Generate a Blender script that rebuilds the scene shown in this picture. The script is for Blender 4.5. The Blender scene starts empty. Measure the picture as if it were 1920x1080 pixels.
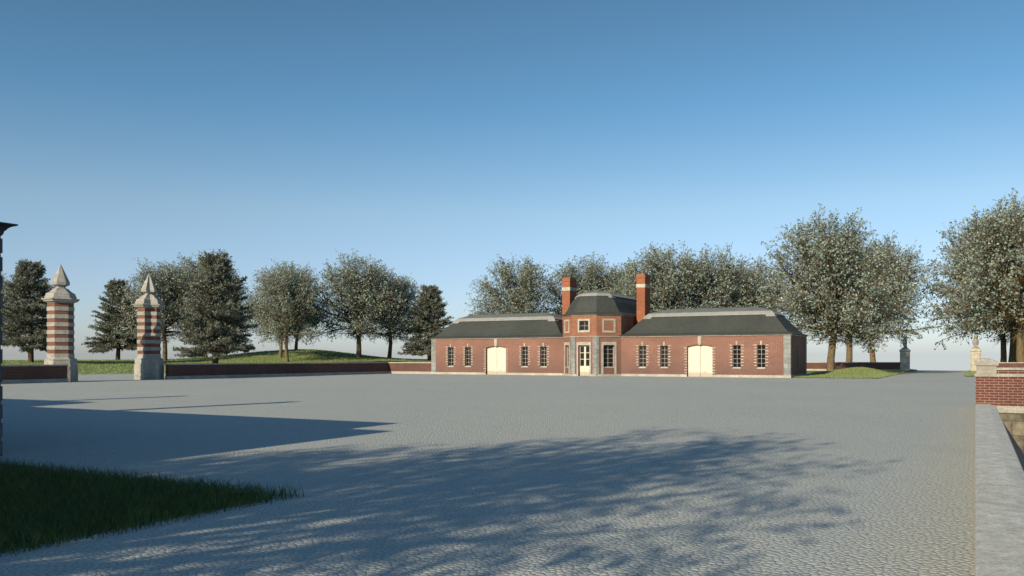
import bpy, math, random
import numpy as np
from mathutils import Vector, Matrix, noise
from mathutils.geometry import tessellate_polygon

scene = bpy.context.scene
COL = scene.collection
R = math.radians
random.seed(7)

# ------------------------------------------------------------------ materials
def new_mat(name):
    m = bpy.data.materials.new(name); m.use_nodes = True
    nt = m.node_tree; nt.nodes.clear()
    out = nt.nodes.new('ShaderNodeOutputMaterial')
    b = nt.nodes.new('ShaderNodeBsdfPrincipled')
    nt.links.new(b.outputs[0], out.inputs[0])
    return m, nt, b
def N(nt, t, **kw):
    n = nt.nodes.new(t)
    for k, v in kw.items():
        if k in n.inputs.keys() if isinstance(k, str) else False: n.inputs[k].default_value = v
        else: setattr(n, k, v)
    return n
def noise_n(nt, scale, detail=4, rough=.55, vec=None, obj=False):
    n = nt.nodes.new('ShaderNodeTexNoise'); n.inputs['Scale'].default_value = scale
    n.inputs['Detail'].default_value = detail; n.inputs['Roughness'].default_value = rough
    if vec is None:
        if obj: vec = nt.nodes.new('ShaderNodeTexCoord').outputs['Object']
        else: vec = nt.nodes.new('ShaderNodeNewGeometry').outputs['Position']
    nt.links.new(vec, n.inputs['Vector']); return n
def ramp(nt, src, stops):
    r = nt.nodes.new('ShaderNodeValToRGB'); cr = r.color_ramp
    while len(cr.elements) < len(stops): cr.elements.new(.5)
    for e, (p, c) in zip(cr.elements, stops):
        e.position = p; e.color = (*c, 1) if len(c) == 3 else c
    nt.links.new(src, r.inputs[0]); return r
def mix(nt, a, b, f, mode='MIX'):
    m = nt.nodes.new('ShaderNodeMix'); m.data_type = 'RGBA'; m.blend_type = mode
    for sock, v in ((m.inputs[6], a), (m.inputs[7], b), (m.inputs[0], f)):
        if isinstance(v, (int, float)): sock.default_value = v
        elif isinstance(v, tuple): sock.default_value = (*v, 1)
        else: nt.links.new(v, sock)
    return m.outputs[2]
def bump(nt, b, h, strength, dist):
    n = nt.nodes.new('ShaderNodeBump'); n.inputs['Strength'].default_value = strength
    n.inputs['Distance'].default_value = dist
    nt.links.new(h, n.inputs['Height']); nt.links.new(n.outputs[0], b.inputs['Normal'])
def wall_uv(nt):
    """(distance along the wall, height) for any vertical wall"""
    g = nt.nodes.new('ShaderNodeNewGeometry')
    cr = nt.nodes.new('ShaderNodeVectorMath'); cr.operation = 'CROSS_PRODUCT'; cr.inputs[0].default_value = (0, 0, 1)
    nt.links.new(g.outputs['True Normal'], cr.inputs[1])
    nm = nt.nodes.new('ShaderNodeVectorMath'); nm.operation = 'NORMALIZE'; nt.links.new(cr.outputs[0], nm.inputs[0])
    d = nt.nodes.new('ShaderNodeVectorMath'); d.operation = 'DOT_PRODUCT'
    nt.links.new(nm.outputs[0], d.inputs[0]); nt.links.new(g.outputs['Position'], d.inputs[1])
    s = nt.nodes.new('ShaderNodeSeparateXYZ'); nt.links.new(g.outputs['Position'], s.inputs[0])
    c = nt.nodes.new('ShaderNodeCombineXYZ')
    nt.links.new(d.outputs['Value'], c.inputs[0]); nt.links.new(s.outputs[2], c.inputs[1])
    return c.outputs[0], s.outputs[2]
def brick_mat(name, c1, c2, mortar, bw=.29, rh=.0975, ms=.009, dark=(.06, .03, .025), dulling=0, hi=3.2):
    m, nt, b = new_mat(name)
    uv, z = wall_uv(nt)
    t = nt.nodes.new('ShaderNodeTexBrick'); nt.links.new(uv, t.inputs['Vector'])
    t.inputs['Scale'].default_value = 1; t.inputs['Brick Width'].default_value = bw; t.inputs['Row Height'].default_value = rh
    t.inputs['Mortar Size'].default_value = ms; t.inputs['Mortar Smooth'].default_value = .1
    t.inputs['Color1'].default_value = (*c1, 1); t.inputs['Color2'].default_value = (*c2, 1); t.inputs['Mortar'].default_value = (*mortar, 1)
    col = t.outputs['Color']
    n1 = noise_n(nt, 9, 5, .7)
    r1 = ramp(nt, n1.outputs[0], [(.52, (0, 0, 0)), (.72, (.55, .55, .55))])
    col = mix(nt, col, dark, r1.outputs[0])
    n2 = noise_n(nt, .35, 3)
    r2 = ramp(nt, n2.outputs[0], [(.3, (.82, .82, .84)), (.7, (1.12, 1.08, 1.05))])
    col = mix(nt, col, r2.outputs[0], 1.0, 'MULTIPLY')
    if dulling:      # duller brown blended in towards the lower courses, broken up by noise
        mr = nt.nodes.new('ShaderNodeMapRange'); mr.inputs[1].default_value = .2; mr.inputs[2].default_value = hi
        mr.inputs[3].default_value = dulling; mr.inputs[4].default_value = 0
        ad = nt.nodes.new('ShaderNodeMath'); ad.operation = 'MULTIPLY_ADD'; n3 = noise_n(nt, .8, 4)
        nt.links.new(n3.outputs[0], ad.inputs[0]); ad.inputs[1].default_value = 1.2; nt.links.new(z, ad.inputs[2])
        nt.links.new(ad.outputs[0], mr.inputs[0])
        col = mix(nt, col, (.105, .068, .062), mr.outputs[0])
    nt.links.new(col, b.inputs['Base Color']); b.inputs['Roughness'].default_value = .9
    b.inputs['Specular IOR Level'].default_value = .2
    inv = nt.nodes.new('ShaderNodeMath'); inv.operation = 'SUBTRACT'; inv.inputs[0].default_value = 1
    nt.links.new(t.outputs['Fac'], inv.inputs[1])
    bump(nt, b, inv.outputs[0], .5, .008)
    return m
def stone_mat(name, base, var=.25, scale=6, joints=None, rough=.85, bstr=.4, stain=None, spec=.2):
    m, nt, b = new_mat(name)
    n1 = noise_n(nt, scale, 8, .65)
    lo = tuple(c * (1 - var) for c in base); hi = tuple(min(1, c * (1 + var)) for c in base)
    col = ramp(nt, n1.outputs[0], [(.3, lo), (.7, hi)]).outputs[0]
    n2 = noise_n(nt, scale * .15, 4)
    r2 = ramp(nt, n2.outputs[0], [(.35, (.8, .8, .78)), (.65, (1.1, 1.1, 1.1))])
    col = mix(nt, col, r2.outputs[0], 1.0, 'MULTIPLY')
    if stain:
        n3 = noise_n(nt, 2.2, 6, .7)
        r3 = ramp(nt, n3.outputs[0], [(.5, (0, 0, 0)), (.68, (.8, .8, .8))])
        col = mix(nt, col, stain, r3.outputs[0])
    if joints:
        uv, z = wall_uv(nt)
        t = nt.nodes.new('ShaderNodeTexBrick'); nt.links.new(uv, t.inputs['Vector'])
        t.inputs['Scale'].default_value = 1; t.inputs['Brick Width'].default_value = joints[0]; t.inputs['Row Height'].default_value = joints[1]
        t.inputs['Mortar Size'].default_value = joints[2]
        t.inputs['Color1'].default_value = (.8, .8, .8, 1); t.inputs['Color2'].default_value = (1.1, 1.1, 1.1, 1); t.inputs['Mortar'].default_value = (.55, .55, .55, 1)
        col = mix(nt, col, t.outputs['Color'], 1.0, 'MULTIPLY')
    nt.links.new(col, b.inputs['Base Color']); b.inputs['Roughness'].default_value = rough
    b.inputs['Specular IOR Level'].default_value = spec
    bump(nt, b, n1.outputs[0], bstr, .02)
    return m
def plain_mat(name, c, rough=.7, spec=.3, var=.1, scale=12):
    m, nt, b = new_mat(name)
    n1 = noise_n(nt, scale, 5)
    col = ramp(nt, n1.outputs[0], [(.3, tuple(x * (1 - var) for x in c)), (.7, tuple(min(1, x * (1 + var)) for x in c))])
    nt.links.new(col.outputs[0], b.inputs['Base Color']); b.inputs['Roughness'].default_value = rough
    b.inputs['Specular IOR Level'].default_value = spec
    return m

M = {}
M['brick'] = brick_mat('facade_brick', (.20, .085, .058), (.155, .063, .046), (.33, .25, .20), ms=.011, dulling=.75)
M['brick_up'] = brick_mat('upper_brick', (.28, .118, .062), (.22, .085, .05), (.27, .19, .14))
M['brick_chim'] = brick_mat('chimney_brick', (.29, .108, .05), (.23, .084, .042), (.22, .12, .09))
M['brick_wall'] = brick_mat('garden_wall_brick', (.118, .054, .043), (.085, .04, .034), (.14, .11, .095), dulling=.35, hi=1.2)
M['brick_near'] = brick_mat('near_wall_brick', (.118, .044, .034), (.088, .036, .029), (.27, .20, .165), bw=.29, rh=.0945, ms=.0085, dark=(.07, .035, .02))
M['brick_pillar'] = brick_mat('pillar_brick', (.165, .062, .038), (.125, .047, .032), (.2, .13, .10), bw=.2, rh=.27/3.5)
M['stone'] = stone_mat('pale_limestone', (.36, .34, .29))
M['stone_sill'] = stone_mat('window_stone', (.36, .33, .28), .12, 14)
M['stone_grey'] = stone_mat('grey_quoin_stone', (.23, .245, .235), .3, 9, joints=(.62, .41, .012))
M['stone_pillar'] = stone_mat('pillar_stone', (.295, .292, .265), .25, 5, stain=(.19, .185, .165))
M['stone_coping'] = stone_mat('parapet_coping_stone', (.43, .44, .40), .32, 30, bstr=.7, rough=1, spec=.05)
M['stone_block'] = stone_mat('moat_block_stone', (.15, .135, .10), .45, 3.5, joints=(.75, .52, .02), stain=(.05, .047, .04))
M['stone_near'] = stone_mat('weathered_limestone', (.31, .30, .26), .3, 16, stain=(.22, .215, .19))
M['stone_pier'] = stone_mat('pier_stone', (.40, .365, .28), .25, 5, stain=(.22, .2, .15))
M['lead'] = plain_mat('lead_sheet', (.24, .245, .225), .6, .3, .12, 2)
M['lead_top'] = plain_mat('lead_top', (.125, .14, .128), .8, .1, .15, 1)
M['cream'] = plain_mat('cream_paint', (.62, .58, .45), .6, .3, .05, 3)
M['muntin'] = plain_mat('white_glazing_bar', (.5, .48, .43), .5)
M['black_wood'] = plain_mat('dark_eave', (.05, .055, .06), .8)
m, nt, b = new_mat('dark_glass'); b.inputs['Base Color'].default_value = (.012, .010, .010, 1); b.inputs['Roughness'].default_value = .12
b.inputs['Specular IOR Level'].default_value = .25; M['glass'] = m
# slate
m, nt, b = new_mat('green_grey_slate'); M['slate'] = m
n1 = noise_n(nt, 5, 6, .7); n2 = noise_n(nt, .5, 3)
c = ramp(nt, n1.outputs[0], [(.3, (.030, .035, .031)), (.7, (.050, .057, .050))])
c2 = mix(nt, c.outputs[0], ramp(nt, n2.outputs[0], [(.3, (.85, .85, .85)), (.7, (1.12, 1.12, 1.1))]).outputs[0], 1.0, 'MULTIPLY')
wv = nt.nodes.new('ShaderNodeTexWave'); wv.bands_direction = 'Z'; wv.inputs['Scale'].default_value = 3.2; wv.inputs['Distortion'].default_value = .3
nt.links.new(nt.nodes.new('ShaderNodeNewGeometry').outputs['Position'], wv.inputs['Vector'])
c3 = mix(nt, c2, ramp(nt, wv.outputs[0], [(.1, (.8, .8, .8)), (.4, (1.05, 1.05, 1.05))]).outputs[0], .6, 'MULTIPLY')
nt.links.new(c3, b.inputs['Base Color']); b.inputs['Roughness'].default_value = .75; b.inputs['Specular IOR Level'].default_value = .3
bump(nt, b, wv.outputs[0], .3, .03)
# painted garage door with a damp stain along the bottom
m, nt, b = new_mat('cream_door_stained'); M['door'] = m
g = nt.nodes.new('ShaderNodeNewGeometry'); s = nt.nodes.new('ShaderNodeSeparateXYZ'); nt.links.new(g.outputs[0], s.inputs[0])
n1 = noise_n(nt, 2.2, 5, .7); ad = nt.nodes.new('ShaderNodeMath'); ad.operation = 'MULTIPLY_ADD'
nt.links.new(n1.outputs[0], ad.inputs[0]); ad.inputs[1].default_value = -.7; nt.links.new(s.outputs[2], ad.inputs[2])
r = ramp(nt, ad.outputs[0], [(.0, (.85, .85, .85)), (.12, (0, 0, 0))])
n2 = noise_n(nt, 1.3, 4); cr = ramp(nt, n2.outputs[0], [(.3, (.50, .475, .375)), (.7, (.55, .525, .425))])
nt.links.new(mix(nt, cr.outputs[0], (.34, .31, .24), r.outputs[0]), b.inputs['Base Color']); b.inputs['Roughness'].default_value = .6

# paving: rounded pebbly stones with dark gaps
m, nt, b = new_mat('cobbled_paving'); M['paving'] = m
g = nt.nodes.new('ShaderNodeNewGeometry'); sep = nt.nodes.new('ShaderNodeSeparateXYZ'); nt.links.new(g.outputs[0], sep.inputs[0])
wn = noise_n(nt, 5, 3); wm = nt.nodes.new('ShaderNodeVectorMath'); wm.operation = 'SCALE'; wm.inputs['Scale'].default_value = .05
nt.links.new(wn.outputs['Color'], wm.inputs[0])
wa = nt.nodes.new('ShaderNodeVectorMath'); nt.links.new(g.outputs[0], wa.inputs[0]); nt.links.new(wm.outputs[0], wa.inputs[1])
def vor(feature, sc):
    v = nt.nodes.new('ShaderNodeTexVoronoi'); v.feature = feature; v.voronoi_dimensions = '2D'; v.inputs['Scale'].default_value = sc
    nt.links.new(wa.outputs[0], v.inputs['Vector']); return v
ve = vor('DISTANCE_TO_EDGE', 16); vc = vor('F1', 16)
gap = ramp(nt, ve.outputs['Distance'], [(.0, (.0, .0, .0)), (.10, (.6, .6, .6)), (.32, (1, 1, 1))])
ns = noise_n(nt, 45, 4, .6); nl = noise_n(nt, .12, 4); nm_ = noise_n(nt, 1.1, 4, .6)
base = ramp(nt, ns.outputs[0], [(.3, (.325, .352, .325)), (.7, (.415, .448, .415))])
sv = nt.nodes.new('ShaderNodeSeparateColor'); nt.links.new(vc.outputs['Color'], sv.inputs[0])
cv = ramp(nt, sv.outputs[0], [(0, (.94, .94, .94)), (1, (1.06, 1.06, 1.06))])
col = mix(nt, base.outputs[0], cv.outputs[0], 1.0, 'MULTIPLY')
col = mix(nt, col, ramp(nt, nl.outputs[0], [(.3, (.93, .94, .96)), (.7, (1.05, 1.05, 1.03))]).outputs[0], 1.0, 'MULTIPLY')
col = mix(nt, col, ramp(nt, nm_.outputs[0], [(.3, (.98, .98, .98)), (.7, (1.02, 1.02, 1.02))]).outputs[0], 1.0, 'MULTIPLY')
col = mix(nt, (.27, .285, .265), col, gap.outputs[0])
# sandy dirt gathered along the parapet
mr = nt.nodes.new('ShaderNodeMapRange'); mr.inputs[1].default_value = -1.1; mr.inputs[2].default_value = 0
nt.links.new(sep.outputs[0], mr.inputs[0])
mr2 = nt.nodes.new('ShaderNodeMapRange'); mr2.inputs[1].default_value = 36; mr2.inputs[2].default_value = 33
nt.links.new(sep.outputs[1], mr2.inputs[0])
mm = nt.nodes.new('ShaderNodeMath'); mm.operation = 'MULTIPLY'; nt.links.new(mr.outputs[0], mm.inputs[0]); nt.links.new(mr2.outputs[0], mm.inputs[1])
m2 = nt.nodes.new('ShaderNodeMath'); m2.operation = 'MULTIPLY'; nt.links.new(mm.outputs[0], m2.inputs[0]); m2.inputs[1].default_value = .42
col = mix(nt, col, mix(nt, col, (1.25, 1.03, .72), 1.0, 'MULTIPLY'), m2.outputs[0])
nt.links.new(col, b.inputs['Base Color']); b.inputs['Roughness'].default_value = 1; b.inputs['Specular IOR Level'].default_value = .06
dome = nt.nodes.new('ShaderNodeMath'); dome.operation = 'MULTIPLY'; nt.links.new(vc.outputs['Distance'], dome.inputs[0]); nt.links.new(vc.outputs['Distance'], dome.inputs[1])
hs_ = nt.nodes.new('ShaderNodeMath'); hs_.operation = 'MULTIPLY_ADD'; nt.links.new(dome.outputs[0], hs_.inputs[0]); hs_.inputs[1].default_value = -1.6; nt.links.new(gap.outputs[0], hs_.inputs[2])
nb_ = noise_n(nt, 3.5, 3); hs2 = nt.nodes.new('ShaderNodeMath'); hs2.operation = 'MULTIPLY_ADD'; nt.links.new(nb_.outputs[0], hs2.inputs[0]); hs2.inputs[1].default_value = .25; nt.links.new(hs_.outputs[0], hs2.inputs[2])
bump(nt, b, hs2.outputs[0], .55, .013)

m, nt, b = new_mat('mown_lawn'); M['lawn'] = m
n1 = noise_n(nt, 22, 6, .75); n2 = noise_n(nt, .6, 4); n3 = noise_n(nt, 3.2, 5, .7)
c = ramp(nt, n1.outputs[0], [(.32, (.10, .145, .05)), (.68, (.24, .29, .12))])
c2 = mix(nt, c.outputs[0], ramp(nt, n3.outputs[0], [(.3, (.75, .78, .7)), (.7, (1.2, 1.15, 1.1))]).outputs[0], 1.0, 'MULTIPLY')
c2 = mix(nt, c2, ramp(nt, n2.outputs[0], [(.3, (.85, .85, .8)), (.7, (1.1, 1.1, 1.1))]).outputs[0], 1.0, 'MULTIPLY')
nt.links.new(c2, b.inputs['Base Color']); b.inputs['Roughness'].default_value = 1; b.inputs['Specular IOR Level'].default_value = .1
bump(nt, b, n1.outputs[0], .5, .05)
def leaf_mat(name, lo, hi, trans=.25):
    m = bpy.data.materials.new(name); m.use_nodes = True; nt = m.node_tree; nt.nodes.clear()
    out = nt.nodes.new('ShaderNodeOutputMaterial'); g = nt.nodes.new('ShaderNodeNewGeometry')
    r = ramp(nt, g.outputs['Random Per Island'], [(0, lo), (.85, hi), (1, tuple(x * 1.35 for x in hi))])
    d = nt.nodes.new('ShaderNodeBsdfPrincipled'); d.inputs['Roughness'].default_value = .55; d.inputs['Specular IOR Level'].default_value = .3
    t = nt.nodes.new('ShaderNodeBsdfTranslucent'); mx = nt.nodes.new('ShaderNodeMixShader'); mx.inputs[0].default_value = trans
    nt.links.new(r.outputs[0], d.inputs['Base Color']); nt.links.new(r.outputs[0], t.inputs[0])
    nt.links.new(d.outputs[0], mx.inputs[1]); nt.links.new(t.outputs[0], mx.inputs[2]); nt.links.new(mx.outputs[0], out.inputs[0])
    return m
M['leaf'] = leaf_mat('sage_leaf', (.155, .205, .165), (.275, .34, .285))
M['needle'] = leaf_mat('conifer_needle', (.105, .118, .09), (.195, .212, .165), .15)
M['grass'] = leaf_mat('grass_blade', (.035, .06, .018), (.09, .14, .04), .3)
M['grass_far'] = leaf_mat('lawn_blade', (.15, .20, .07), (.28, .34, .14), .3)
def bark_mat(name, a, c):
    m, nt, b = new_mat(name)
    g = nt.nodes.new('ShaderNodeTexCoord'); mp = nt.nodes.new('ShaderNodeMapping'); mp.inputs['Scale'].default_value = (7, 7, 1.6)
    nt.links.new(g.outputs['Object'], mp.inputs[0]); n1 = noise_n(nt, 1.5, 6, .7, mp.outputs[0])
    nt.links.new(ramp(nt, n1.outputs[0], [(.35, a), (.65, c)]).outputs[0], b.inputs['Base Color'])
    b.inputs['Roughness'].default_value = .95; b.inputs['Specular IOR Level'].default_value = .1; bump(nt, b, n1.outputs[0], .8, .05)
    return m
M['bark'] = bark_mat('brown_bark', (.085, .066, .040), (.175, .138, .08))
M['stone_hall'] = stone_mat('hall_stone_moat_shade', (.10, .11, .115), .3, 9)  # also carries the shade put into the sloping moat wall's colour
M['bark_dark'] = bark_mat('dark_bark', (.05, .038, .026), (.11, .08, .052))
m, nt, b = new_mat('statue_stone'); M['statue'] = m
n1 = noise_n(nt, 4, 6, .7); nt.links.new(ramp(nt, n1.outputs[0], [(.35, (.14, .135, .11)), (.65, (.33, .31, .25))]).outputs[0], b.inputs['Base Color']); b.inputs['Roughness'].default_value = .9
bump(nt, b, n1.outputs[0], .6, .05)
m, nt, b = new_mat('moat_water'); M['water'] = m; b.inputs['Base Color'].default_value = (.012, .018, .016, 1); b.inputs['Roughness'].default_value = .12

# ------------------------------------------------------------------ mesh helpers
class MB:
    def __init__(s): s.v = []; s.f = []; s.M = Matrix.Identity(4); s.mi = []; s.cur = 0
    def add(s, vs, fs):
        o = len(s.v); s.v += [tuple(s.M @ Vector(p)) for p in vs]; s.f += [tuple(i + o for i in f) for f in fs]; s.mi += [s.cur] * len(fs)
    def box(s, x0, x1, y0, y1, z0, z1):
        s.add([(x0, y0, z0), (x1, y0, z0), (x1, y1, z0), (x0, y1, z0), (x0, y0, z1), (x1, y0, z1), (x1, y1, z1), (x0, y1, z1)],
              [(0, 3, 2, 1), (4, 5, 6, 7), (0, 1, 5, 4), (1, 2, 6, 5), (2, 3, 7, 6), (3, 0, 4, 7)])
    def rings(s, rings, cap0=True, cap1=True):
        n = len(rings[0]); o = [p for r_ in rings for p in r_]; fs = []
        for k in range(len(rings) - 1):
            for i in range(n):
                j = (i + 1) % n; fs.append((k * n + i, k * n + j, (k + 1) * n + j, (k + 1) * n + i))
        if cap0: fs.append(tuple(reversed(range(n))))
        if cap1: fs.append(tuple(range((len(rings) - 1) * n, len(rings) * n)))
        s.add(o, fs)
    def panel(s, outer, holes, depth):
        """vertical panel in local x,z at y=0 facing -y, holes with reveals going to y=depth"""
        loops = [outer] + holes
        tris = tessellate_polygon([[Vector((p[0], p[1], 0)) for p in l] for l in loops])
        flat = [p for l in loops for p in l]
        vs = [(p[0], 0, p[1]) for p in flat]; fs = []
        for t in tris:
            a, b_, c_ = (Vector(flat[i]) for i in t)
            cr = (b_ - a).x * (c_ - a).y - (b_ - a).y * (c_ - a).x
            fs.append(tuple(t) if cr > 0 else tuple(reversed(t)))
        s.add(vs, fs)
        for h in holes:
            n = len(h); cx = sum(p[0] for p in h) / n
            vv = [(p[0], 0, p[1]) for p in h] + [(p[0], depth, p[1]) for p in h]
            area = sum(h[i][0] * h[(i + 1) % n][1] - h[(i + 1) % n][0] * h[i][1] for i in range(n))
            ff = [(i, (i + 1) % n, (i + 1) % n + n, i + n) for i in range(n)]
            if area < 0: ff = [tuple(reversed(f)) for f in ff]
            s.add(vv, [tuple(reversed(f)) for f in ff] if area > 0 else ff)
    def prism(s, pts, y0, y1):
        n = len(pts)
        s.add([(p[0], y0, p[1]) for p in pts] + [(p[0], y1, p[1]) for p in pts],
              [tuple(range(n)), tuple(reversed(range(n, 2 * n)))] + [((i + 1) % n, i, i + n, (i + 1) % n + n) for i in range(n)])
    def build(s, name, mats, parent=None, smooth=False, bev=0):
        me = bpy.data.meshes.new(name); me.from_pydata(s.v, [], s.f)
        if not isinstance(mats, (list, tuple)): mats = [mats]
        for m_ in mats: me.materials.append(m_)
        if len(mats) > 1: me.polygons.foreach_set('material_index', s.mi)
        if smooth: me.polygons.foreach_set('use_smooth', [True] * len(me.polygons))
        me.update()
        o = bpy.data.objects.new(name, me); COL.objects.link(o)
        if parent: o.parent = parent
        if bev:
            md = o.modifiers.new('bevel', 'BEVEL'); md.width = bev; md.segments = 2; md.limit_method = 'ANGLE'
        return o
def np_mesh(name, V, F, mats, parent=None, smooth=False):
    me = bpy.data.meshes.new(name); V = np.asarray(V, np.float32); F = np.asarray(F, np.int32); k = F.shape[1]
    me.vertices.add(len(V)); me.vertices.foreach_set('co', V.ravel())
    me.loops.add(F.size); me.loops.foreach_set('vertex_index', F.ravel())
    me.polygons.add(len(F)); me.polygons.foreach_set('loop_start', np.arange(0, F.size, k, dtype=np.int32)); me.polygons.foreach_set('loop_total', np.full(len(F), k, np.int32))
    me.update(calc_edges=True); me.materials.append(mats)
    if smooth: me.polygons.foreach_set('use_smooth', np.ones(len(F), bool))
    o = bpy.data.objects.new(name, me); COL.objects.link(o)
    if parent: o.parent = parent
    return o
def tag(o, label=None, cat=None, group=None, kind=None):
    for k, v in (('label', label), ('category', cat), ('group', group), ('kind', kind)):
        if v: o[k] = v
    return o
def empty(name, loc, rz=0):
    o = bpy.data.objects.new(name, None); COL.objects.link(o); o.location = loc; o.rotation_euler = (0, 0, rz); o.empty_display_size = .5
    return o
def frame_of(origin, T):
    T = Vector(T).normalized(); I = Vector((-T.y, T.x, 0)); m_ = Matrix.Identity(4)
    for i in range(3): m_[i][0] = T[i]; m_[i][1] = I[i]; m_[i][2] = (0, 0, 1)[i]; m_[i][3] = origin[i]
    return m_
def rect(x0, x1, z0, z1): return [(x0, z0), (x1, z0), (x1, z1), (x0, z1)]

# ------------------------------------------------------------------ the brick lodge
YF = 74.7
lodge = empty('brick_lodge', (-32, YF, 0))
tag(lodge, 'long low red brick lodge with slate roofs, two garage doors and an octagonal centre tower', 'building')
DEPTH = 7.8
EAVE = 3.73
WW, WZ0, WZ1 = .36, .85, 2.81
def garage_hole(cx):
    pts = [(cx - 1.15, .0), (cx + 1.15, .0)]
    for k in range(9):
        u = 1 - k / 4; pts.append((cx + 1.15 * u, 2.72 + .17 * (1 - u * u)))
    return pts
def comb(Mx, cx, sg, hw, zs, step, n, la, lb):
    """toothed stone jamb: a slim upright with blocks bonded into the brickwork"""
    q = MB(); q.M = Mx; pts = [(hw + .001, zs)]
    for k in range(n):
        z = zs + k * step; L = la if k % 2 else lb
        pts += [(hw + L, z), (hw + L, z + .085)] + ([(hw + .012, z + .085), (hw + .012, z + step)] if k < n - 1 else [])
    pts.append((hw + .001, zs + (n - 1) * step + .085))
    pts = [(cx + sg * p[0], p[1]) for p in pts]
    if sg < 0: pts = pts[::-1]
    q.prism(pts, -.02, .004); return q
def make_window(parent, Mx, cx, z0, z1, hw, cols, rows, surround, depth=.17):
    f = MB(); f.M = Mx; fw = .036
    f.box(cx - hw, cx - hw + fw, depth, depth + .06, z0, z1); f.box(cx + hw - fw, cx + hw, depth, depth + .06, z0, z1)
    f.box(cx - hw + fw, cx + hw - fw, depth, depth + .06, z0, z0 + fw); f.box(cx - hw + fw, cx + hw - fw, depth, depth + .06, z1 - fw, z1)
    for i in range(1, cols):
        x = cx - hw + 2 * hw * i / cols; f.box(x - .009, x + .009, depth + .015, depth + .05, z0 + fw, z1 - fw)
    for j in range(1, rows):
        z = z0 + (z1 - z0) * j / rows
        for i in range(cols):
            xa = cx - hw + 2 * hw * i / cols + (fw if i == 0 else .009); xb = cx - hw + 2 * hw * (i + 1) / cols - (fw if i == cols - 1 else .009)
            f.box(xa, xb, depth + .015, depth + .05, z - .009, z + .009)
    w = f.build('window', M['muntin'], parent)
    g_ = MB(); g_.M = Mx; g_.add([(cx - hw, depth + .04, z0), (cx + hw, depth + .04, z0), (cx + hw, depth + .04, z1), (cx - hw, depth + .04, z1)], [(0, 1, 2, 3)])
    g_.build('pane', M['glass'], w)
    if surround:
        s_ = MB(); s_.M = Mx; s_.box(cx - hw - .01, cx + hw + .01, -.05, depth - .002, z0 - .10, z0); s_.build('sill', M['stone_sill'], w)
        for sg in (-1, 1): comb(Mx, cx, sg, hw, z0 + .16, .252, 8, .27, .22).build('quoin', M['stone_sill'], w)
        kx = MB(); kx.M = Mx; kx.prism([(cx - .06, z1 - .01), (cx + .06, z1 - .01), (cx + .08, z1 + .35), (cx - .08, z1 + .35)], -.05, .0)
        kx.build('keystone', M['stone_sill'], w)
    return w
def make_garage(parent, Mx, cx):
    d = MB(); d.M = Mx
    hole = garage_hole(cx)
    left = [(cx - 1.15, .02), (cx - .012, .02)] + [p for p in reversed([(x, z) for x, z in hole[2:] if x < cx - .02])][::-1]
    tops = [(x, z) for x, z in hole[2:]]
    lt = [p for p in tops if p[0] < cx - .02]; rt = [p for p in tops if p[0] > cx + .02]
    door = None
    root = MB(); root.M = Mx      # frame slab behind the two leaves
    root.prism([(p[0], max(p[1], .0)) for p in hole], .30, .34)
    door = root.build('garage_door', M['black_wood'], parent)
    for pts in ([(cx - 1.145, .02), (cx - .014, .02), (cx - .014, 2.888)] + lt, [(cx + .014, .02), (cx + 1.145, .02)] + rt + [(cx + .014, 2.888)]):
        L = MB(); L.M = Mx; L.prism(pts, .24, .30)
        xa, xb = min(p[0] for p in pts), max(p[0] for p in pts)
        L.box(xa + .01, xb - .01, .222, .241, 1.21, 1.46)
        L.build('door_leaf', M['door'], door)
    for sg in (-1, 1): comb(Mx, cx, sg, 1.15, .33, .245, 10, .26, .21).build('quoin', M['stone_sill'], door)
    kx = MB(); kx.M = Mx; kx.prism([(cx - .13, 2.86), (cx + .13, 2.86), (cx + .17, 3.62), (cx - .17, 3.62)], -.06, 0)
    kx.build('keystone', M['stone_sill'], door)
def inset_poly(poly, d):
    n = len(poly); out = []
    for i in range(n):
        p0, p1, p2 = (Vector(poly[(i - 1) % n]), Vector(poly[i]), Vector(poly[(i + 1) % n]))
        e1 = (p1 - p0).normalized(); e2 = (p2 - p1).normalized()
        n1 = Vector((-e1.y, e1.x)); n2 = Vector((-e2.y, e2.x))
        k = (n1 + n2) / (1 + n1.dot(n2)); q = p1 + k * d; out.append((q.x, q.y))
    return out
def make_roof(parent, poly, slate, cap, corners):
    r_ = MB(); r_.rings([[(*p, z) for p in inset_poly(poly, d)] for d, z in slate], True, True)
    o = r_.build('roof', M['slate'], parent)
    band = MB(); band.rings([[(*p, z) for p in inset_poly(poly, d)] for d, z in cap[:3]], True, False)
    band.build('lead_band', M['lead'], o)
    top = MB(); top.rings([[(*p, z) for p in inset_poly(poly, d)] for d, z in cap[2:]], False, True)
    top.build('lead_cap', M['lead_top'], o)
    # flashing tabs running down each hip of the street side
    n = len(poly)
    da, za = slate[-1]; db, zb = slate[-2]; k = .34
    A = inset_poly(poly, da - .0); B = inset_poly(poly, da + (db - da) * k); zB = za + (zb - za) * k
    for i in range(n):
        j = (i + 1) % n
        a0, a1, b0, b1 = Vector(A[i]), Vector(A[j]), Vector(B[i]), Vector(B[j])
        e = (b1 - b0); L = e.length; e.normalize(); w = min(.75, L * .2); nn = Vector((e.y, -e.x)) * .02
        for cnr, s0, s1, t0, t1 in ((i, a0, a0 + e * w, b0, b0 + e * (w + .05)), (j, a1 - e * w, a1, b1 - e * (w + .05), b1)):
            if cnr not in corners: continue
            fl = MB(); fl.add([(*(t0 + nn), zB + .02), (*(t1 + nn), zB + .02), (*(s1 + nn), za + .02), (*(s0 + nn), za + .02)], [(0, 1, 2, 3)]); fl.build('hip_flashing', M['lead'], o)
    return o
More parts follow.
